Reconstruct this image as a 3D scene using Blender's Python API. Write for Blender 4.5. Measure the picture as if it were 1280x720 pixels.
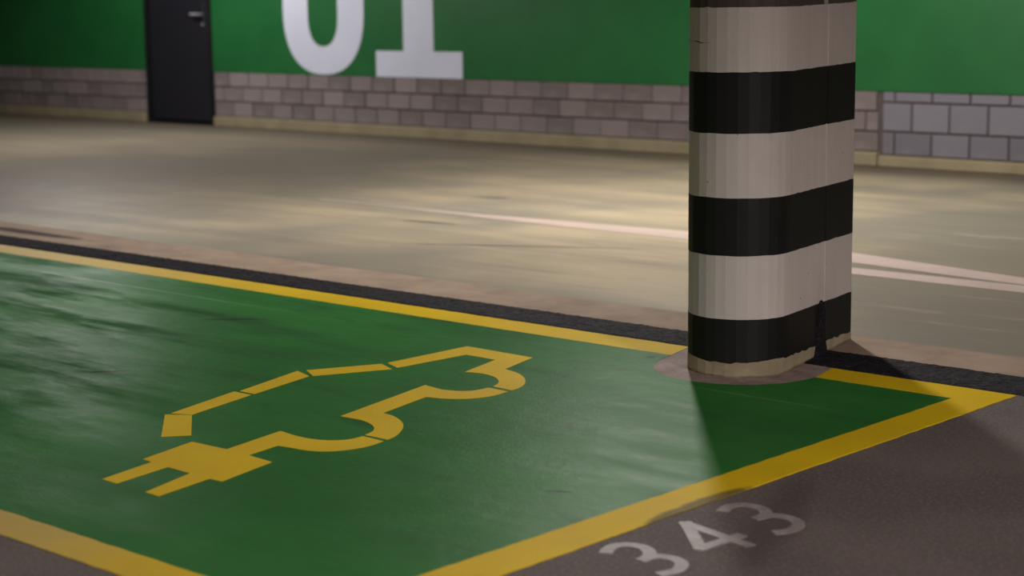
import bpy, bmesh, math, random
from mathutils import Matrix, Vector
random.seed(7)
for o in list(bpy.data.objects):
    bpy.data.objects.remove(o)
S = bpy.context.scene
COL = S.collection

# ---------------------------------------------------------------- camera
F = 2273.6
R = ((0.68777, -0.10090, 0.71888), (0.72584, 0.11280, -0.67860), (-0.01260, 0.98848, 0.15082))
CAMH = 1.05
def camera():
    a = Vector((-1870-640, 360-28, -F)); b = Vector((2750-640, 360+22, -F))
    X = (-a).normalized(); Y = b.normalized(); Y = (Y - X*Y.dot(X)).normalized(); Z = X.cross(Y)
    m = Matrix((X, Y, Z)).to_4x4()
    m.translation = (0, 0, CAMH)
    cd = bpy.data.cameras.new('camera'); c = bpy.data.objects.new('camera', cd); COL.objects.link(c)
    c.matrix_world = m
    cd.sensor_width = 36; cd.lens = F/1280*36
    cd.clip_end = 200; cd.clip_start = 0.05
    cd.dof.use_dof = True; cd.dof.focus_distance = 5.0; cd.dof.aperture_fstop = 3.2
    S.camera = c
camera()

# ---------------------------------------------------------------- world, exposure
w = bpy.data.worlds.new('world'); S.world = w; w.use_nodes = True
w.node_tree.nodes['Background'].inputs[0].default_value = (0.5, 0.5, 0.5, 1)
w.node_tree.nodes['Background'].inputs[1].default_value = 0.02
S.view_settings.view_transform = 'Standard'
S.view_settings.look = 'None'
S.view_settings.gamma = 1
S.view_settings.use_curve_mapping = False
S.view_settings.exposure = 0.0
# ceiling lamps over the aisle, then added fill lamps: x, y, power, emitted colour
LAMPS = [(-5.5, 7.05, 104, (1, .95, .9)), (-12.0, 8.0, 66, (1, .97, .96)),
         (2.3, 1.6, 150, (1, .91, .88)), (-4.0, -2.5, 48, (1, .93, .86)), (-15.5, 0.5, 10, (1, .95, .9))]  # this row: unseen fill lamps added to brighten column, foreground and far left
CEIL = 2.6

# ---------------------------------------------------------------- helpers
def tag(o, label=None, cat=None, group=None, kind=None):
    if label: o['label'] = label
    if cat: o['category'] = cat
    if group: o['group'] = group
    if kind: o['kind'] = kind
    return o
def obj(name, bm, mat, parent=None, smooth=False):
    me = bpy.data.meshes.new(name)
    bmesh.ops.recalc_face_normals(bm, faces=bm.faces)
    bm.to_mesh(me); bm.free()
    if smooth:
        for p in me.polygons: p.use_smooth = True
    me.materials.append(mat)
    o = bpy.data.objects.new(name, me); COL.objects.link(o)
    if parent: o.parent = parent
    return o
def empty(name, loc=(0, 0, 0)):
    o = bpy.data.objects.new(name, None); COL.objects.link(o); o.location = loc
    o.empty_display_size = .1
    return o
def add_box(bm, x0, x1, y0, y1, z0, z1, bevel=0):
    r = bmesh.ops.create_cube(bm, size=1)
    for v in r['verts']:
        v.co = Vector((x0+(v.co.x+.5)*(x1-x0), y0+(v.co.y+.5)*(y1-y0), z0+(v.co.z+.5)*(z1-z0)))
    if bevel:
        es = list({e for v in r['verts'] for e in v.link_edges})
        bmesh.ops.bevel(bm, geom=es, offset=bevel, segments=1, affect='EDGES')
def box(*a, bevel=0):
    bm = bmesh.new(); add_box(bm, *a, bevel=bevel); return bm
def area2(p): return sum(p[i][0]*p[(i+1) % len(p)][1]-p[(i+1) % len(p)][0]*p[i][1] for i in range(len(p)))
def add_prism(bm, pts, z0, z1):
    """polygon in plan raised from z0 to z1"""
    pts = [p for i, p in enumerate(pts) if math.dist(p, pts[i-1]) > 1e-6]
    if area2(pts) < 0: pts = pts[::-1]
    lo = [bm.verts.new((x, y, z0)) for x, y in pts]; hi = [bm.verts.new((x, y, z1)) for x, y in pts]
    n = len(pts)
    f = [bm.faces.new(hi), bm.faces.new(lo[::-1])]
    for i in range(n):
        bm.faces.new((lo[i], lo[(i+1) % n], hi[(i+1) % n], hi[i]))
    for q in f: q.normal_update()
    bmesh.ops.triangulate(bm, faces=f)
def prism(pts, z0, z1):
    bm = bmesh.new(); add_prism(bm, pts, z0, z1); return bm
def smooth_line(pts, n=6, closed=False):
    """Catmull-Rom through the points"""
    out = []; m = len(pts)
    g = lambda i: pts[i % m] if closed else pts[max(0, min(m-1, i))]
    for i in range(m if closed else m-1):
        p0, p1, p2, p3 = g(i-1), g(i), g(i+1), g(i+2)
        for k in range(n):
            t = k/n
            out.append(tuple(.5*(2*p1[c]+(p2[c]-p0[c])*t+(2*p0[c]-5*p1[c]+4*p2[c]-p3[c])*t*t+(3*p1[c]-p0[c]-3*p2[c]+p3[c])*t**3) for c in (0, 1)))
    if not closed: out.append(pts[-1])
    return out
def stroke(bm, pts, wd, z0, z1):
    L, Rr = [], []
    for i, p in enumerate(pts):
        a = Vector(pts[max(0, i-1)]); b = Vector(pts[min(len(pts)-1, i+1)])
        d = (b-a).normalized(); n = Vector((-d.y, d.x))*wd/2; p = Vector(p)
        L.append(tuple(p+n)); Rr.append(tuple(p-n))
    for i in range(len(pts)-1):
        q = [L[i], L[i+1], Rr[i+1], Rr[i]]
        if area2(q) > 0: q = q[::-1]
        add_prism(bm, q, z0, z1)
def ragged(pts, step=.03, amp=.0015, seed=1):
    """break the edges of an outline up slightly, as rolled paint does"""
    rr = random.Random(seed); out = []
    n = len(pts)
    for i in range(n):
        a = Vector(pts[i]); b = Vector(pts[(i+1) % n]); L = (b-a).length
        k = max(1, int(L/step)); out.append(tuple(a))
        if L < 1e-6: continue
        d = (b-a)/L; nn = Vector((-d.y, d.x))
        for j in range(1, k):
            out.append(tuple(a+d*L*j/k+nn*rr.uniform(-amp, amp)))
    return out

# ---------------------------------------------------------------- material helper
class Mat:
    def __init__(s, name, base=(.5, .5, .5), rough=.6, spec=.5, metal=0):
        s.m = bpy.data.materials.new(name); s.m.use_nodes = True
        s.t = s.m.node_tree; s.n = s.t.nodes; s.l = s.t.links
        s.b = s.n['Principled BSDF']
        s.b.inputs['Base Color'].default_value = (*base, 1)
        s.b.inputs['Roughness'].default_value = rough
        s.b.inputs['Specular IOR Level'].default_value = spec
        s.b.inputs['Metallic'].default_value = metal
        s.tc = s.n.new('ShaderNodeTexCoord').outputs['Object']
        s.col = None
    def mapped(s, scale=(1, 1, 1), rot=0, loc=(0, 0, 0)):
        m = s.n.new('ShaderNodeMapping'); s.l.new(s.tc, m.inputs[0])
        m.inputs['Scale'].default_value = scale; m.inputs['Rotation'].default_value = (0, 0, rot)
        m.inputs['Location'].default_value = loc
        return m.outputs[0]
    def noise(s, scale=5, detail=5, rough=.55, vec=None):
        n = s.n.new('ShaderNodeTexNoise'); s.l.new(vec or s.tc, n.inputs['Vector'])
        n.inputs['Scale'].default_value = scale; n.inputs['Detail'].default_value = detail
        n.inputs['Roughness'].default_value = rough
        return n.outputs['Fac']
    def voronoi(s, scale, vec=None):
        n = s.n.new('ShaderNodeTexVoronoi'); s.l.new(vec or s.tc, n.inputs['Vector'])
        n.inputs['Scale'].default_value = scale
        return n.outputs['Distance']
    def ramp(s, fac, a, b, lo=0., hi=1.):
        r = s.n.new('ShaderNodeMapRange'); s.l.new(fac, r.inputs[0])
        r.inputs[1].default_value = a; r.inputs[2].default_value = b
        r.inputs[3].default_value = lo; r.inputs[4].default_value = hi
        r.interpolation_type = 'SMOOTHSTEP'
        return r.outputs[0]
    def math(s, op, a, b=None):
        n = s.n.new('ShaderNodeMath'); n.operation = op
        for i, v in enumerate((a, b)):
            if v is None: continue
            if isinstance(v, (int, float)): n.inputs[i].default_value = v
            else: s.l.new(v, n.inputs[i])
        return n.outputs[0]
    def mix(s, fac, b, mode='MIX', a=None):
        n = s.n.new('ShaderNodeMix'); n.data_type = 'RGBA'; n.blend_type = mode
        a = a if a is not None else s.col
        for k, v in ((6, a), (7, b)):
            if isinstance(v, tuple): n.inputs[k].default_value = (*v, 1)
            else: s.l.new(v, n.inputs[k])
        if isinstance(fac, (int, float)): n.inputs[0].default_value = fac
        else: s.l.new(fac, n.inputs[0])
        s.col = n.outputs[2]; return s.col
    def sep(s):
        n = s.n.new('ShaderNodeSeparateXYZ'); s.l.new(s.tc, n.inputs[0]); return n.outputs
    def blob(s, cx, cy, rx, ry, ang=0, soft=.5, ragged=.6, nscale=9):
        """soft elliptical stain or shade mask, 1 inside; ang = direction of rx"""
        ca, sa = math.cos(ang), math.sin(ang)
        x, y, _ = s.sep()
        dx = s.math('SUBTRACT', x, cx); dy = s.math('SUBTRACT', y, cy)
        u = s.math('ADD', s.math('MULTIPLY', dx, ca/rx), s.math('MULTIPLY', dy, sa/rx))
        v = s.math('ADD', s.math('MULTIPLY', dx, -sa/ry), s.math('MULTIPLY', dy, ca/ry))
        d = s.math('SQRT', s.math('ADD', s.math('MULTIPLY', u, u), s.math('MULTIPLY', v, v)))
        d = s.math('ADD', d, s.math('MULTIPLY', s.math('SUBTRACT', s.noise(nscale, 4), .5), ragged*2))
        return s.ramp(d, 1-soft/2, 1+soft/2, 1, 0)
    def bump(s, h, strength=.2, dist=.01):
        n = s.n.new('ShaderNodeBump'); s.l.new(h, n.inputs['Height'])
        n.inputs['Strength'].default_value = strength; n.inputs['Distance'].default_value = dist
        if s.b.inputs['Normal'].links: s.l.new(s.b.inputs['Normal'].links[0].from_socket, n.inputs['Normal'])
        s.l.new(n.outputs[0], s.b.inputs['Normal']); return s
    def rough(s, fac): s.l.new(fac, s.b.inputs['Roughness']); return s
    def done(s):
        if s.col is not None: s.l.new(s.col, s.b.inputs['Base Color'])
        return s.m

# floor: dark ground concrete of the bays, bare band along the joint, coated aisle
m = Mat('floor_concrete', spec=.08)
x, y, z = m.sep()
m.mix(m.ramp(m.noise(2.2, 6), .35, .65), (.155, .128, .122), a=(.118, .098, .093))
m.mix(m.ramp(m.noise(120, 3), .45, .75), (.22, .19, .18), a=m.col)                       # fine light grit
m.mix(m.math('MULTIPLY', m.blob(-2.03, 3.0, .30, .05, 2.0, 1.0, .5, 5), .4), (.05, .04, .036))  # dark streak over the bay number: column's cast shadow deepened by colour
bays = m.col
wob = m.math('ADD', y, m.math('MULTIPLY', m.math('SUBTRACT', m.noise(1.3, 4), .5), .12))
m.mix(m.ramp(m.noise(5, 7, .65), .3, .7), (.42, .315, .24), a=(.31, .23, .175))
m.mix(m.ramp(m.noise(1.0, 4), .55, .7), (.20, .16, .145))
m.mix(m.blob(-7.5, 4.71, .5, .045, 0, .7, .5), (.07, .045, .035))
band = m.col
sv = m.mapped((.35, 1.6, 1), .10)
m.mix(m.ramp(m.noise(1.6, 6, .6, sv), .35, .65), (.42, .345, .235), a=(.30, .255, .185))
m.mix(m.ramp(m.noise(.45, 3, .5), .45, .58), (.24, .215, .17))
m.mix(m.math('MULTIPLY', m.ramp(m.noise(3.2, 8, .7, m.mapped((.22, 2.2, 1), -.12)), .5, .68), .45), (.19, .165, .14))
m.mix(m.math('MULTIPLY', m.ramp(m.noise(2.6, 7, .7, m.mapped((.3, 2.6, 1), .35)), .56, .7), .4), (.52, .47, .38))
m.mix(m.math('MULTIPLY', m.ramp(y, 9.25, 9.75), .8), (.09, .07, .05))                      # contact shade along the kerb painted into the floor colour
for bx, by, rx, ry, an in ((-6.18, 6.14, .17, .035, .1), (-6.70, 7.14, .10, .04, .2), (-5.3, 5.75, .5, .02, .5), (-10.2, 8.5, .5, .05, .3)):
    m.mix(m.math('MULTIPLY', m.blob(bx, by, rx, ry, an, .8, .5), .7), (.11, .085, .075))
m.mix(m.math('MULTIPLY', m.blob(-8.4, 5.2, 1.7, .12, .02, 1, .8, 2), .6), (.15, .13, .115))
m.mix(m.ramp(m.math('ADD', x, m.math('MULTIPLY', m.noise(.8, 5), 3.0)), -7.4, -5.0, .72, 0), (.155, .13, .10))  # dimmer light on the left of the aisle painted in as darker floor
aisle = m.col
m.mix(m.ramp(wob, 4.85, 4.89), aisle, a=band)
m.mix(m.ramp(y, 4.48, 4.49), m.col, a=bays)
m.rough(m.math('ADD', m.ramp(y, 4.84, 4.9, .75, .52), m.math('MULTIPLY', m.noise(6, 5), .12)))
m.bump(m.noise(160, 4), .25, .003)
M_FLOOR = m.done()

def scuffs(m, amount=1.0):
    """tyre and wash marks on painted floor"""
    a = m.ramp(m.noise(2.0, 8, .68, m.mapped((.7, 2.4, 1), .45)), .52, .70)
    m.mix(m.math('MULTIPLY', a, .40*amount), (.012, .04, .018))
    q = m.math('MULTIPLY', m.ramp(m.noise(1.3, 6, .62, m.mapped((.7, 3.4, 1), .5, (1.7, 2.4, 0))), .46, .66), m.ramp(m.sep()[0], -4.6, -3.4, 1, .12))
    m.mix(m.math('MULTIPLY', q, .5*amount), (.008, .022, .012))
    m.worn = q
m = Mat('green_floor_paint', spec=.25); m.b.inputs['IOR'].default_value = 1.115
m.mix(m.ramp(m.noise(1.4, 5), .3, .7), (.023, .145, .026), a=(.031, .195, .033))
scuffs(m, .9)
m.mix(m.math('MULTIPLY', m.ramp(m.noise(60, 6, .7), .5, .75), .22), (.07, .19, .09))
for q in ((-4.77, 3.80, .11, .014, .75), (-2.51, 2.87, .03, .008, .5), (-3.28, 4.177, .012, .01, 0), (-4.35, 3.02, .05, .012, .8)):
    m.mix(m.math('MULTIPLY', m.blob(*q[:4], q[4], .6, .5), .85), (.012, .018, .01))
m.mix(m.math('MULTIPLY', m.blob(-5.6, 4.02, .75, .006, .0, 1, .7, 14), .5), (.24, .34, .27))   # thin scratch parallel to the border
m.mix(m.math('MULTIPLY', m.blob(-2.75, 3.92, .30, .006, .0, 1, .7, 14), .35), (.16, .26, .17))
m.rough(m.math('ADD', m.math('ADD', m.math('MULTIPLY', m.ramp(m.noise(3.0, 7, .65, m.mapped((.6, 2, 1), .5)), .35, .65), -.12), m.math('MULTIPLY', m.worn, .25)), .46))
m.bump(m.noise(140, 5, .7), .3, .003); m.bump(m.noise(9, 4), .12, .02)
M_GREEN = m.done()

def yellow(name, stains_sheen):
    m = Mat(name, spec=.2); m.b.inputs['IOR'].default_value = 1.125
    m.mix(m.ramp(m.noise(3, 6), .3, .7), (.82, .56, .010), a=(.74, .49, .012))
    m.mix(m.math('MULTIPLY', m.ramp(m.noise(70, 6, .7), .55, .8), .25), (.40, .28, .08))
    if stains_sheen: m.mix(m.math('MULTIPLY', m.blob(.012, 1.06, .20, .042, math.radians(92), .35, .45, 12), .85), (.135, .105, .045))
    if stains_sheen: m.mix(m.math('MULTIPLY', m.ramp(m.math('ADD', m.sep()[0], m.noise(2, 5)), .35, -.75), m.ramp(m.sep()[1], .3, .4, .62, 0)), (.44, .345, .23))  # lamp sheen painted as tan on the left of the near line
    if stains_sheen: m.mix(m.ramp(m.math('ADD', m.sep()[0], m.noise(2, 5)), -1.9, -4.4, 0, .6), (.42, .32, .19))  # lamp sheen painted as tan towards the far left of the lines
    if stains_sheen: m.mix(m.math('MULTIPLY', m.blob(-.03, .2, .2, .03, 1.57, .6, .6), .4), (.2, .14, .05))
    m.rough(m.math('ADD', m.math('MULTIPLY', m.noise(8, 5), .15), .38))
    m.bump(m.noise(140, 5, .7), .5, .004)
    return m.done()
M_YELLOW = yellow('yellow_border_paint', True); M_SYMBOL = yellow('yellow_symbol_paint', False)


def simple(name, c1, c2, scale, rough=.6, spec=.4, bump=.2, bs=60, grit=None, metal=0):
    m = Mat(name, spec=spec, rough=rough, metal=metal)
    m.mix(m.ramp(m.noise(scale, 6), .3, .7), c2, a=c1)
    if grit: m.mix(m.ramp(m.noise(bs, 4, .7), .52, .72), grit)
    if bump: m.bump(m.noise(bs, 5, .7), bump, .004)
    return m.done()
M_ROAD = simple('faded_pink_white_line_paint', (.58, .45, .41), (.50, .39, .35), 4)
m = Mat('worn_line_paint', spec=.4, rough=.5)       # the same line where traffic has worn it away to the left
x, y, z = m.sep()
m.mix(m.ramp(m.noise(4, 5), .3, .7), (.48, .38, .33), a=(.56, .43, .37))
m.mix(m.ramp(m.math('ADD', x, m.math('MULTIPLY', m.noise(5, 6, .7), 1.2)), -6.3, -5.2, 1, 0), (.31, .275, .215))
M_ROADW = m.done()
m = Mat('worn_white_number_paint', spec=.3, rough=.6)
m.mix(m.ramp(m.noise(14, 6), .3, .7), (.24, .21, .20), a=(.38, .33, .32))
m.mix(m.ramp(m.noise(50, 4, .7), .52, .72), (.17, .145, .135))
m.mix(m.ramp(m.math('ADD', m.sep()[1], m.math('MULTIPLY', m.noise(20, 4), .08)), -.10, .03, .45, 0), (.15, .125, .12))
M_NUMBER = m.done()
M_TAR = simple('black_joint_asphalt', (.008, .007, .009), (.015, .013, .017), 30, .85, .12, .5, 120, (.075, .062, .08))
M_PATCH = simple('bare_concrete_patch', (.25, .185, .165), (.38, .29, .26), 14, .8, .2, .4, 60, (.16, .11, .095))

# column
def colmat(name, c1, c2, rough, streak, pits, bare=None):
    m = Mat(name, spec=.3, rough=rough)
    g = m.noise(1, 5, .6, m.mapped((45, 45, 1.1)))
    m.mix(m.ramp(g, .3, .75), c2, a=c1)
    m.mix(m.math('MULTIPLY', m.ramp(m.noise(4, 5), .5, .75), .35), streak)
    if pits:
        v = m.voronoi(24)
        m.mix(m.math('MULTIPLY', m.ramp(v, .05, .085, 1, 0), m.ramp(m.noise(7, 2), .52, .56)), pits)
    m.bump(g, .05, .003); m.bump(m.noise(90, 4), .12, .002)
    return m.done()
M_WHITE = colmat('white_column_paint', (.60, .54, .52), (.555, .50, .48), .6, (.38, .34, .32), (.10, .08, .075))
M_BLACK = colmat('black_column_paint', (.005, .005, .005), (.007, .007, .007), .6, (.016, .014, .013), None)
M_BARE = colmat('bare_boarded_column_concrete', (.062, .044, .036), (.10, .075, .062), .7, (.045, .032, .027), None)
m = Mat('bare_column_foot_concrete', spec=.2, rough=.8)
m.mix(m.ramp(m.noise(9, 6), .3, .7), (.27, .225, .145), a=(.40, .34, .225))
x, y, z = m.sep()
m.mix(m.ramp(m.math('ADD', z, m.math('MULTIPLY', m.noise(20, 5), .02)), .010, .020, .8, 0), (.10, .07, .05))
m.bump(m.noise(50, 5), .5, .005)
M_FOOT = m.done()
M_FILLER = simple('grey_joint_filler', (.36, .33, .32), (.42, .39, .38), 8, .6)
M_CRACK = simple('dark_crack', (.07, .05, .04), (.1, .08, .07), 30, .9, .1)

# wall
m = Mat('grey_block', spec=.2, rough=.85)
oi = m.n.new('ShaderNodeObjectInfo').outputs['Random']
m.mix(oi, (.235, .195, .19), a=(.150, .123, .118))
m.mix(m.math('MULTIPLY', m.ramp(m.noise(5, 6), .4, .7), .5), (.27, .235, .235))
m.bump(m.noise(30, 5, .7), .5, .008)
M_BLOCK = m.done()
m = Mat('pale_block', spec=.3, rough=.7)
oi = m.n.new('ShaderNodeObjectInfo').outputs['Random']
m.mix(oi, (.19, .178, .21), a=(.14, .13, .15))
m.mix(m.math('MULTIPLY', m.ramp(m.noise(4, 6), .5, .7), .4), (.22, .20, .20))
m.bump(m.noise(30, 5, .7), .25, .006)
M_PALE = m.done()
M_MORTAR = simple('dark_mortar', (.085, .068, .062), (.11, .09, .082), 10, .9, .1)
M_WALLG = simple('green_wall_paint', (.011, .105, .026), (.014, .120, .030), 3, .45, .4, .15, 40)
M_DIGIT = simple('white_wall_number_paint', (.60, .62, .72), (.56, .58, .68), 3, .5, .4, .1, 40)
M_KERB = simple('beige_kerb_concrete', (.30, .25, .155), (.24, .20, .125), 5, .75, .3, .3, 40)
M_DOOR = simple('charcoal_door_paint', (.0125, .0122, .0165), (.0145, .014, .019), 3, .45, .4, .05)
M_DARK = simple('black_rubber', (.004, .004, .005), (.006, .006, .007), 10, .7, .3)
M_STEEL = simple('brushed_steel', (.42, .42, .44), (.36, .36, .38), 30, .35, .6, .05, 60, metal=.3)
M_PLATE = simple('dull_dark_steel', (.03, .03, .033), (.035, .035, .038), 30, .4, .5, .05, 60, metal=.4)
M_CONC = simple('plain_concrete', (.24, .23, .215), (.30, .285, .265), 2, .85, .2, .2, 30)
M_CEIL = simple('pale_ceiling_paint', (.40, .38, .35), (.45, .43, .40), 2, .85, .2, .1, 30)
M_HOUS = simple('white_lamp_housing', (.7, .7, .7), (.65, .65, .65), 5, .4)

# ---------------------------------------------------------------- setting
YW = 9.93                 # face of the blockwork
ZG = .470                 # where the green paint starts
XJ = -5.985               # vertical joint between the two kinds of blockwork
X0, X1 = -20.0, 3.0
D0, D1, DH = -13.555, -12.60, 2.06
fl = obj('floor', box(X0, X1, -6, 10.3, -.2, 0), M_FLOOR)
tag(fl, 'stained beige and grey-brown concrete car park floor', 'floor', kind='structure')
ce = obj('ceiling', box(X0, X1, -6, 10.3, CEIL, CEIL+.2), M_CEIL)
tag(ce, 'pale flat concrete ceiling of the car park', 'ceiling', kind='structure')
for nm, a, lb in (('wall_left', (X0-.2, X0, -6, 10.3, 0, CEIL), 'far left concrete end wall of the car park'),
                  ('wall_right', (X1, X1+.2, -6, 10.3, 0, CEIL), 'plain concrete wall to the right of the bays'),
                  ('wall_front', (X0, X1, -6.2, -6, 0, CEIL), 'plain concrete wall behind the camera')):
    tag(obj(nm, box(*a), M_CONC), lb, 'wall', kind='structure')
bm = bmesh.new()
for a in ((X0, D0), (D1, X1)): add_box(bm, a[0], a[1], YW+.012, 10.3, 0, CEIL)
add_box(bm, D0, D1, YW+.012, 10.3, DH, CEIL)
wall = obj('wall_back', bm, M_MORTAR)
tag(wall, 'long block wall, grey blocks below bright green paint', 'wall', kind='structure')
# bare blocks, one object each
meshes = {}
def block(x0, x1, z0, z1, pale, proud=0):
    g = .005 if not pale else .006
    key = (round(x1-x0, 3), round(z1-z0, 3), pale)
    if key not in meshes:
        wd, h = (x1-x0)/2-g, (z1-z0)/2-g
        b = box(-wd, wd, 0, .03, -h, h, bevel=.004)
        me = bpy.data.meshes.new('block'); bmesh.ops.recalc_face_normals(b, faces=b.faces); b.to_mesh(me); b.free()
        me.materials.append(M_PALE if pale else M_BLOCK); meshes[key] = me
    o = bpy.data.objects.new('block', meshes[key]); COL.objects.link(o); o.parent = wall
    o.location = ((x0+x1)/2, YW-proud, (z0+z1)/2)
def course(xa, xb, z0, z1, L, off, pale, skip=None):
    x = xa-off
    while x < xb-.01:
        a, b = max(x, xa), min(x+L, xb)
        x += L
        if b-a < .03: continue
        for p, q in ([(a, b)] if not skip else [(a, min(b, skip[0])), (max(a, skip[1]), b)]):
            if q-p > .03: block(round(p, 3), round(q, 3), z0, z1, pale, random.uniform(-.001, .005) if not pale else random.uniform(0, .002))
CH = (ZG-.09)/3
for k in range(3):
    course(-18.2, XJ-.012, .09+CH*k, .09+CH*(k+1), .255, (0, .13, .05)[k], False, (D0-.01, D1+.01))
for k, (a, b) in enumerate(((.072, .219), (.219, .401), (.401, ZG))):
    course(XJ+.012, 1.2, a, b, .258, (.17, .05, .17)[k], True)
# painted blockwork above: shallow relief, too faint to pick the blocks apart
bm = bmesh.new()
for (xa, xb) in ((X0, D0), (D1, XJ), (XJ, X1)):
    pale = xa > XJ
    h = .1265 if not pale else .182; L = .255 if not pale else .258
    add_box(bm, xa, xb, YW+.0004, YW+.02, ZG, CEIL)
    z = ZG; k = 0
    while z < CEIL-.02:
        z1 = min(z+h, CEIL); x = xa-(k % 2)*L/2
        while x < xb-.02:
            a, b = max(x, xa), min(x+L, xb); x += L
            if b-a < .02: continue
            add_box(bm, a+.003, b-.003, YW-random.uniform(0, .0003), YW+.01, z+.003*(z > ZG), z1-.003)
        z = z1; k += 1
add_box(bm, D0, D1, YW, YW+.02, DH, CEIL)
g = obj('painted_blockwork', bm, M_WALLG, wall); tag(g, 'bright green painted blockwork', kind='stuff')
# kerb along the foot of the wall
kb = bmesh.new()
for a, b, z in ((X0, D0-.02, .09), (D1+.02, XJ-.004, .09), (XJ+.004, X1, .072)):
    add_box(kb, a, b, YW-.035, YW+.03, 0, z, bevel=.008)
tag(obj('baseboard_back', kb, M_KERB), 'low beige concrete kerb along the foot of the block wall', 'kerb', kind='structure')

# door
dr = empty('door_1', ((D0+D1)/2, YW, 0)); tag(dr, 'charcoal steel door in the green block wall', 'door', kind='structure')
def dobj(name, bm, mat, parent=dr):
    for v in bm.verts: v.co -= Vector(((D0+D1)/2, YW, 0))
    return obj(name, bm, mat, parent)
fb = bmesh.new()
add_box(fb, D0, D0+.035, YW-.01, YW+.12, 0, DH); add_box(fb, D1-.04, D1, YW-.01, YW+.12, 0, DH)
add_box(fb, D0, D1, YW-.01, YW+.12, DH-.045, DH)
dobj('door_frame', fb, M_DARK)
leaf = dobj('door_leaf', box(D0+.04, D1-.047, YW+.03, YW+.075, .035, DH-.05, bevel=.003), M_DOOR)
dobj('threshold', box(D0+.035, D1-.04, YW+.0, YW+.12, 0, .014, bevel=.003), M_DARK)
dobj('door_gap_seal', box(D0+.04, D1-.047, YW+.045, YW+.07, .014, .035), M_DARK)
dobj('lock_plate', box(D1-.1675, D1-.1325, YW+.022, YW+.032, .84, 1.06, bevel=.003), M_PLATE)
hb = bmesh.new()
def tube(bm, p0, p1, r, seg=12):
    d = Vector(p1)-Vector(p0)
    rr = bmesh.ops.create_cone(bm, cap_ends=True, segments=seg, radius1=r, radius2=r, depth=d.length)
    q = Vector((0, 0, 1)).rotation_difference(d)
    for v in rr['verts']: v.co = q @ v.co + (Vector(p0)+Vector(p1))/2
hx = D1-.15
tube(hb, (hx, YW+.03, .962), (hx, YW-.03, .962), .010)
tube(hb, (hx+.005, YW-.028, .962), (hx-.105, YW-.028, .964), .0115)
tube(hb, (hx-.105, YW-.028, .964), (hx-.110, YW-.003, .964), .010)
dobj('door_handle', hb, M_STEEL)
kb = bmesh.new(); tube(kb, (hx, YW+.03, .875), (hx, YW+.014, .875), .011)
dobj('key_cylinder', kb, M_STEEL)

# ---------------------------------------------------------------- number on the wall
nw = empty('wall_number', (-10.6, YW, ZG)); tag(nw, 'large white number 01 painted on the green wall', 'number')
def wall_poly(name, outer, inner=None):
    """outline in wall coordinates (x, z), laid on the face of the blockwork"""
    bm = bmesh.new(); y0, y1 = YW-.0035, YW+.001
    def loop(p, y): return [bm.verts.new((a+10.6, y-YW, b-ZG)) for a, b in p]
    n = len(outer)
    if inner:
        of, ob, nf, nb = loop(outer, y0), loop(outer, y1), loop(inner, y0), loop(inner, y1)
        for i in range(n):
            j = (i+1) % n
            bm.faces.new((of[i], of[j], nf[j], nf[i])); bm.faces.new((ob[i], nb[i], nb[j], ob[j]))
            bm.faces.new((of[i], ob[i], ob[j], of[j])); bm.faces.new((nf[i], nf[j], nb[j], nb[i]))
    else:
        of, ob = loop(outer, y0), loop(outer, y1)
        f = [bm.faces.new(of), bm.faces.new(ob)]
        for i in range(n):
            j = (i+1) % n; bm.faces.new((of[i], ob[i], ob[j], of[j]))
        for q in f: q.normal_update()
        bmesh.ops.triangulate(bm, faces=f)
    return obj(name, bm, M_DIGIT, nw)
def stadium(cx, z0, z1, hw, e, rz, n=96):
    p = []
    for i in range(n):
        t = 2*math.pi*i/n; c, s = math.cos(t), math.sin(t)
        x = cx+hw*math.copysign(abs(c)**e, c)
        zc = z1-rz if s > 0 else z0+rz
        p.append((x, zc+rz*math.copysign(abs(s)**e, s)))
    return p
wall_poly('digit', stadium(-11.165, .475, 2.20, .487, .86, .52), stadium(-11.165, .70, 1.975, .180, .84, .26))
wall_poly('digit', [(-10.545, .470), (-9.60, .470), (-9.60, .672), (-9.905, .672), (-9.905, 2.19), (-10.16, 2.19), (-10.56, 1.98), (-10.56, 1.78), (-10.235, 1.93), (-10.235, .672), (-10.545, .672)])

# ---------------------------------------------------------------- column outline (plan)
CC = Vector((-2.993, 4.222)); AX = Vector((-.234, .972)).normalized(); NX = Vector((AX.y, -AX.x)); CR = .147
def outline(off=0, facets=15, L=.575, rc=.028, seam=True):
    """closed plan outline of the column: boarded round nose, flat flanks, squarish back"""
    r = CR+off; pts = []
    for i in range(facets+1):                            # nose, from the left flank to the right flank
        t = math.pi+math.pi*i/facets
        pts.append(CC+NX*math.cos(t)*r+AX*math.sin(t)*r)
    A = CC+NX*r
    if seam:
        for t, dpt in ((.10, 0), (.262, 0), (.266, .0015), (.302, .0015), (.306, 0), (.45, 0)):
            pts.append(A+AX*t-NX*dpt)
    for k in range(5):
        a = math.pi/2*k/4
        pts.append(CC+NX*(r-rc+rc*math.cos(a))+AX*(L+off-rc+rc*math.sin(a)))
    for k in range(5):
        a = math.pi/2*k/4
        pts.append(CC-NX*(r-rc+rc*math.sin(a))+AX*(L+off-rc+rc*math.cos(a)))
    if seam:
        B = CC-NX*r
        for t, dpt in ((.45, 0), (.306, 0), (.302, .0015), (.266, .0015), (.262, 0), (.10, 0)):
            pts.append(B+AX*t+NX*dpt)
    return pts
col = empty('concrete_column', (CC.x, CC.y, 0))
tag(col, 'black and white striped concrete column at the corner of the green bay', 'column')
def dense(pts, step=.012):
    out = []
    for i, p in enumerate(pts):
        q = pts[(i+1) % len(pts)]; k = max(1, int((q-p).length/step))
        for j in range(k): out.append(p.lerp(q, j/k))
    return out
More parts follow.
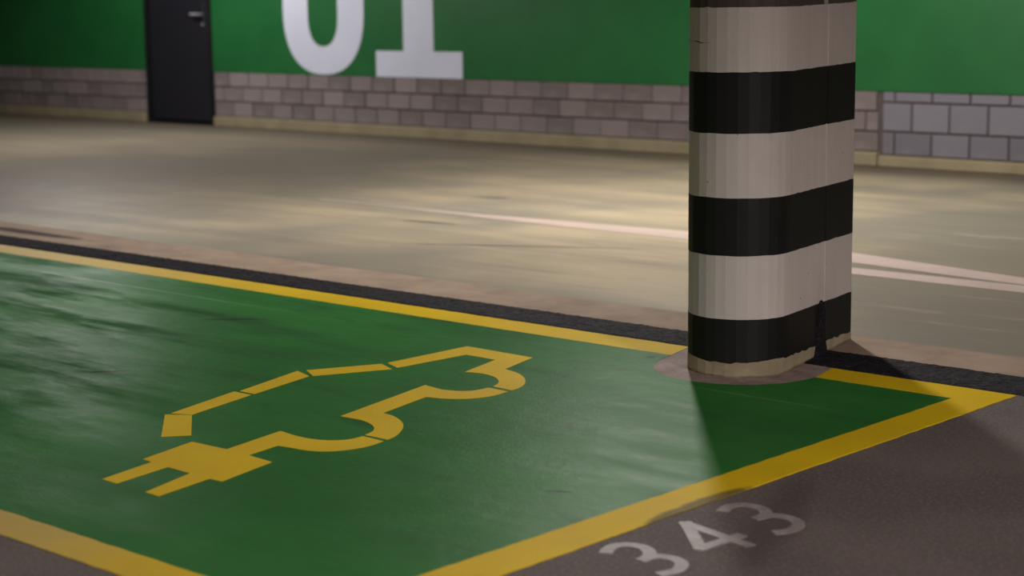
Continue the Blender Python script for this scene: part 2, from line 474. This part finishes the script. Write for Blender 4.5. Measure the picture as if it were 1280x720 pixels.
levels = [0, .0445, .1655, .3435, .505, .683, .850, 1.0255, CEIL]
N = len(dense(outline()))
rr = random.Random(3)
def jit(i):
    amp = (0, .0065, .0010, .0012, .0012, .0015, .0012, .0012, 0)[i]
    raw = [rr.uniform(-1, 1) for _ in range(N)]
    return [amp*(raw[k]*.5+raw[k-1]*.3+raw[k-2]*.2+(1.2 if rr.random() < .03 else 0)) for k in range(N)]
J = [jit(i) for i in range(len(levels))]
def section(name, i, mat, off):
    pts = dense(outline()); pj = dense(outline())
    bm = bmesh.new(); rows = []
    for lv in (i, i+1):
        row = []
        for k, p in enumerate(pts):
            q = p+(p-CC-AX*max(0, min(.5, (p-CC).dot(AX)))).normalized()*off
            t = max(0, (p-CC).dot(AX))
            zz = levels[lv]+J[lv][k]+((-.013+.018*(levels[lv]-.16)/.7)*t/.52 if 0 < lv < 8 else 0)
            row.append(bm.verts.new((q.x-CC.x, q.y-CC.y, zz)))
        rows.append(row)
    n = len(pts)
    for k in range(n):
        j = (k+1) % n
        bm.faces.new((rows[0][k], rows[0][j], rows[1][j], rows[1][k]))
    f = [bm.faces.new(rows[1]), bm.faces.new(rows[0][::-1])]
    for q in f: q.normal_update()
    bmesh.ops.triangulate(bm, faces=f)
    return obj(name, bm, mat, col)
o = section('column_foot', 0, M_FOOT, .0015); tag(o, 'bare beige concrete foot')
for i in range(1, 7):
    if i % 2: section('black_band', i, M_BLACK, .0006)
    else: section('white_band', i, M_WHITE, 0)
o = section('column_shaft', 7, M_BARE, -.001); tag(o, 'bare dark brown board-marked concrete above the stripes')
# joint filler and black sealant on the right flank
def flank(t, n=0): p = CC+NX*(CR+n)+AX*t; return (p.x-CC.x, p.y-CC.y)
bm = bmesh.new(); add_prism(bm, [flank(.268, -.01), flank(.300, -.01), flank(.300, -.0018), flank(.268, -.0018)], 1.01, CEIL)
obj('joint_filler', bm, M_FILLER, col)
bm = bmesh.new()
rows = []
for z, a, b, n in ((0, .205, .325, .012), (.012, .22, .315, .008), (.04, .232, .305, .006), (.09, .238, .303, .005), (.125, .235, .306, .005), (.15, .24, .300, .003), (.165, .262, .285, .001)):
    a += rr.uniform(-.004, .004); b += rr.uniform(-.004, .004)
    rows.append([bm.verts.new((*flank(a, -.008), z)), bm.verts.new((*flank(a, n), z)), bm.verts.new((*flank((a+b)/2, n+.002), z)), bm.verts.new((*flank(b, n), z)), bm.verts.new((*flank(b, -.008), z))])
for r0, r1 in zip(rows, rows[1:]):
    for k in range(5):
        j = (k+1) % 5; bm.faces.new((r0[k], r0[j], r1[j], r1[k]))
bm.faces.new(rows[0]); bm.faces.new(rows[-1])
tag(obj('joint_sealant', bm, M_TAR, col), 'black tar smeared up the joint of the column')
# the hairline crack in the top white band
bm = bmesh.new(); r = CR+.0006
cr = []
for i in range(15):
    a = 195+60*i/14
    # stay on the boarded facets
    k = (math.radians(a)-math.pi)/(math.pi/15); f = k-int(k); h = math.pi/30
    rad = r*math.cos(h)/math.cos((f-.5)*2*h)
    p = NX*math.cos(math.radians(a))*rad+AX*math.sin(math.radians(a))*rad
    cr.append((p.x, p.y, .939-.010*i/14+rr.uniform(-.0015, .0015), .0005+.001*(8 < i < 12)))
for p, q in zip(cr, cr[1:]):
    bm.faces.new([bm.verts.new(v) for v in ((p[0], p[1], p[2]-p[3]), (q[0], q[1], q[2]-q[3]), (q[0], q[1], q[2]+q[3]), (p[0], p[1], p[2]+p[3]))])
obj('crack', bm, M_CRACK, col)

# ---------------------------------------------------------------- bay markings
GX0 = -7.7; YA, YB = 1.905, 2.005; YC, YD = 4.238, 4.377; XA, XB = -2.322, -2.209
ring = [tuple(p) for p in dense(outline(off=.098, facets=24, seam=False), .02)]
ring = [(x+.004*math.sin(9*x+5*y), y+.004*math.sin(11*y)) for x, y in ring]
def ring_x(y):
    """left and right x where the bare patch crosses the line y"""
    xs = []
    for i, (a, b) in enumerate(ring):
        c, d = ring[(i+1) % len(ring)]
        if (b-y)*(d-y) < 0: xs.append(a+(c-a)*(y-b)/(d-b))
    return min(xs), max(xs)
def ring_arc(y0, y1, side):
    """ring points between two y levels on one side, going up in y"""
    p = [q for q in ring if y0 < q[1] < y1 and ((q[0] < -3.0+(-.24)*(q[1]-4.222)) == (side < 0))]
    return sorted(p, key=lambda q: q[1])
l0, r0 = ring_x(YC); l1, r1 = ring_x(YD)
nose = sorted([q for q in ring if q[1] < YC], key=lambda q: math.atan2(q[1]-(CC.y+.02), q[0]-CC.x))
gpoly = [(GX0, YB), (XA, YB), (XA, YC), (r0, YC)] + nose[::-1] + [(l0, YC), (GX0, YC)]
bay = obj('green_bay_surface', prism(gpoly, 0, .0020), M_GREEN)
tag(bay, 'worn green painted parking bay surface under the yellow car symbol', 'parking bay')
def line(pts, label, z=.0022, seed=1, mat=M_YELLOW, name='border_line', cat='road marking', group=None):
    o = obj(name, prism(ragged(pts, .03, .0016, seed), 0, z), mat); return tag(o, label, cat, group)
brd = empty('bay_border_line', (XB, YA, 0)); tag(brd, 'yellow painted border line around the green bay', 'road marking')
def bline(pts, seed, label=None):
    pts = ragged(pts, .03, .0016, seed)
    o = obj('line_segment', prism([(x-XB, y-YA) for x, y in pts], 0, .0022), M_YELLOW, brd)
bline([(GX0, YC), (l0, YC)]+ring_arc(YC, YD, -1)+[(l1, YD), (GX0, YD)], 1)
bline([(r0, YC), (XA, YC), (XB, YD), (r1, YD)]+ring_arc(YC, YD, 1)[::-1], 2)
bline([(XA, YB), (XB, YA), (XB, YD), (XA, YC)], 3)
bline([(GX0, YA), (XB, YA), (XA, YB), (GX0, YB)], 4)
patch = obj('bare_floor_patch', prism([(x, min(y, 4.39)) for x, y in ring if y < 4.47], 0, .0012), M_PATCH)
tag(patch, 'unpainted reddish concrete ring around the foot of the striped column', 'floor patch')

# the electric car symbol
sym = empty('electric_car_symbol', (-3.7, 3.0, .002)); tag(sym, 'yellow outline of a car with a plug painted on the green bay', 'road marking')
SEG = [
 [(-3.773,2.776),(-3.712,2.816),(-3.536,2.678),(-3.581,2.621)],
 [(-3.772,2.795),(-3.716,2.820),(-3.785,3.072),(-3.856,3.070)],
 [(-3.848,3.085),(-3.787,3.086),(-3.852,3.339),(-3.936,3.368)],
 [(-3.923,3.390),(-3.846,3.348),(-3.743,3.559),(-3.823,3.594)],
 [(-3.820,3.614),(-3.745,3.583),(-3.727,3.852),(-3.606,3.850)]+smooth_line([(-3.553,3.666),(-3.499,3.679),(-3.443,3.668),(-3.401,3.642),(-3.370,3.608),(-3.355,3.571)],4)+smooth_line([(-3.280,3.566),(-3.290,3.615),(-3.322,3.667),(-3.371,3.716),(-3.431,3.751),(-3.490,3.767)],4)+[(-3.543,3.945),(-3.818,3.951)],
 [(-3.408,3.056),(-3.512,3.464)]+smooth_line([(-3.435,3.452),(-3.385,3.468),(-3.358,3.500),(-3.353,3.551)],4)+smooth_line([(-3.278,3.549),(-3.272,3.485),(-3.290,3.430),(-3.318,3.395),(-3.358,3.372),(-3.402,3.359)],4)+smooth_line([(-3.350,3.150),(-3.306,3.144),(-3.250,3.118),(-3.200,3.078),(-3.160,3.026),(-3.138,2.985),(-3.132,2.958)],4)+smooth_line([(-3.209,2.956),(-3.222,2.993),(-3.249,3.024),(-3.289,3.047),(-3.333,3.060)],4),
 smooth_line([(-3.128,2.941),(-3.119,2.890),(-3.125,2.845),(-3.142,2.805),(-3.168,2.777),(-3.203,2.760),(-3.239,2.755)],4)+[(-3.291,2.748),(-3.271,2.641),(-3.179,2.635),(-3.131,2.450),(-3.172,2.448),(-3.139,2.284),(-3.189,2.286),(-3.243,2.449),(-3.328,2.451),(-3.297,2.288),(-3.353,2.289),(-3.394,2.454),(-3.432,2.458),(-3.480,2.637),(-3.356,2.644),(-3.401,2.849)]+smooth_line([(-3.339,2.841),(-3.287,2.842),(-3.243,2.856),(-3.214,2.882),(-3.203,2.910),(-3.204,2.944)],4)]
for k, s in enumerate(SEG):
    s = [(x+3.7, y-3.0) for x, y in s]
    nm = ('body_stroke', 'body_stroke', 'body_stroke', 'body_stroke', 'body_stroke', 'body_stroke', 'plug')[k]
    o = obj(nm, prism(s, -.0002, .0010), M_SYMBOL, sym)
    if nm == 'plug': tag(o, 'plug with two prongs on its cable')

# bay number 343
num = empty('bay_number', (-2.07, 2.8, 0)); tag(num, 'worn white bay number 343 painted beside the yellow border', 'number')
def digit(strokes, wd=.027, ends=True):
    bm = bmesh.new()
    for k, s in enumerate(strokes):
        s = [(x+2.07, y-2.8) for x, y in s]
        stroke(bm, smooth_line(s, 5) if len(s) > 2 else s, wd, 0, .0012+.0002*k)
    return obj('digit', bm, M_NUMBER, num)
digit([[(-2.150,2.597),(-2.166,2.632),(-2.163,2.660),(-2.141,2.676),(-2.112,2.673),(-2.088,2.656),(-2.072,2.630),(-2.072,2.606)],
       [(-2.074,2.620),(-2.062,2.648),(-2.030,2.656),(-1.999,2.640),(-1.981,2.600),(-1.993,2.560)]])
digit([[(-2.165,2.861),(-1.965,2.817)], [(-2.163,2.868),(-2.024,2.735)], [(-2.032,2.731),(-2.022,2.868)]])
digit([[(-2.150,2.976),(-2.162,3.020),(-2.146,3.050),(-2.107,3.051),(-2.076,3.028),(-2.064,3.000),(-2.070,2.976)],
       [(-2.068,2.995),(-2.054,3.022),(-2.023,3.028),(-1.990,3.014),(-1.970,2.984),(-1.968,2.946),(-1.984,2.919)]])

# ---------------------------------------------------------------- expansion joint: rough black strip through the column
def joint(xa, xb, ya0, ya1, yb0, yb1, seed, label):
    r2 = random.Random(seed); st = .011
    nx = int((xb-xa)/st); ny = 20
    bm = bmesh.new(); g = []
    eo = [r2.uniform(-.004, .004) for _ in range(nx+1)]; ei = [r2.uniform(-.003, .003) for _ in range(nx+1)]
    for i in range(nx+1):
        f = i/nx; x = xa+(xb-xa)*f; y0 = ya0+(yb0-ya0)*f+ei[i]; y1 = ya1+(yb1-ya1)*f+eo[i]; row = []
        for j in range(ny+1):
            e = min(j, ny-j)/2
            row.append(bm.verts.new((x, y0+(y1-y0)*j/ny, .001 if e == 0 else .0035+r2.uniform(0, .0035)*min(1, e))))
        g.append(row)
    for i in range(nx):
        for j in range(ny): bm.faces.new((g[i][j], g[i+1][j], g[i+1][j+1], g[i][j+1]))
    # skirt down into the floor
    ring_ = [g[i][0] for i in range(nx+1)]+[g[nx][j] for j in range(1, ny+1)]+[g[i][ny] for i in range(nx-1, -1, -1)]+[g[0][j] for j in range(ny-1, 0, -1)]
    lo = [bm.verts.new((v.co.x, v.co.y, -.01)) for v in ring_]
    for k in range(len(ring_)):
        j = (k+1) % len(ring_); bm.faces.new((ring_[k], ring_[j], lo[j], lo[k]))
    o = obj('expansion_joint', bm, M_TAR, smooth=False)
    return tag(o, label, 'floor joint')
joint(-9.2, -3.20, 4.382, 4.555, 4.384, 4.588, 5, 'coarse black asphalt joint strip running left from the column')
joint(-2.93, 1.0, 4.383, 4.600, 4.400, 4.640, 6, 'coarse black asphalt joint strip running right from the column')

# faded lines on the aisle
tag(obj('aisle_line', prism([(-7.4, 6.47), (-4.0, 6.385-.02), (-3.2, 6.325), (-2.9, 6.30), (-2.9, 6.42), (-4.0, 6.53), (-4.9, 6.63), (-6.2, 6.55), (-7.4, 6.56)][:2]+[(-4.35, 6.56), (-4.9, 6.62), (-6.2, 6.535), (-7.4, 6.56)], 0, .0015), M_ROADW),
    'faded pinkish white line on the aisle floor left of the column', 'road marking')
tag(obj('aisle_line', prism([(-4.3, 6.30), (-3.868, 6.225), (-3.066, 6.115), (-1.9, 5.93), (-1.9, 6.07), (-3.152, 6.275), (-4.022, 6.470), (-4.3, 6.54)], 0, .0015), M_ROAD),
    'upper of the two pinkish white lines right of the column', 'road marking')
tag(obj('aisle_line', prism([(-4.3, 6.10), (-3.696, 5.965), (-2.990, 5.952), (-1.9, 5.80), (-1.9, 5.92), (-3.066, 6.100), (-3.791, 6.105), (-4.3, 6.22)], 0, .0013), M_ROAD),
    'lower of the two pinkish white lines right of the column', 'road marking')

# ---------------------------------------------------------------- lamps
def emis(name, c, st):
    mt = bpy.data.materials.new(name); mt.use_nodes = True; b = mt.node_tree.nodes['Principled BSDF']
    b.inputs['Base Color'].default_value = (.8, .8, .8, 1)
    b.inputs['Emission Color'].default_value = (*c, 1); b.inputs['Emission Strength'].default_value = st
    return mt
LBL = ['over the aisle in front of the green wall, right of the number', 'over the aisle in front of the number 01', 'added as unseen fill near the camera on its right', 'added as unseen fill behind the camera', 'added as unseen fill over the bays at the far left']
for k, (x, y, p, c) in enumerate(LAMPS):
    t = empty('ceiling_or_fill_lamp', (x, y, CEIL)); tag(t, 'round ceiling lamp '+LBL[k], 'lamp', 'round ceiling lamps and added fill lamps')
    b = bmesh.new(); bmesh.ops.create_cone(b, cap_ends=True, segments=32, radius1=.15, radius2=.165, depth=.05)
    for v in b.verts: v.co.z -= .025
    obj('lamp_housing', b, M_HOUS, t)
    b = bmesh.new(); bmesh.ops.create_cone(b, cap_ends=True, segments=32, radius1=.12, radius2=.14, depth=.02)
    for v in b.verts: v.co.z -= .06
    obj('lamp_diffuser', b, emis('lamp_diffuser', c, p/12), t)
    ld = bpy.data.lights.new('lamp_light', 'SPOT'); ld.energy = p*4; ld.color = c
    ld.shadow_soft_size = .10; ld.spot_size = math.radians(168); ld.spot_blend = .35
    lo = bpy.data.objects.new('lamp_light', ld); COL.objects.link(lo); lo.parent = t; lo.location = (0, 0, -.18)
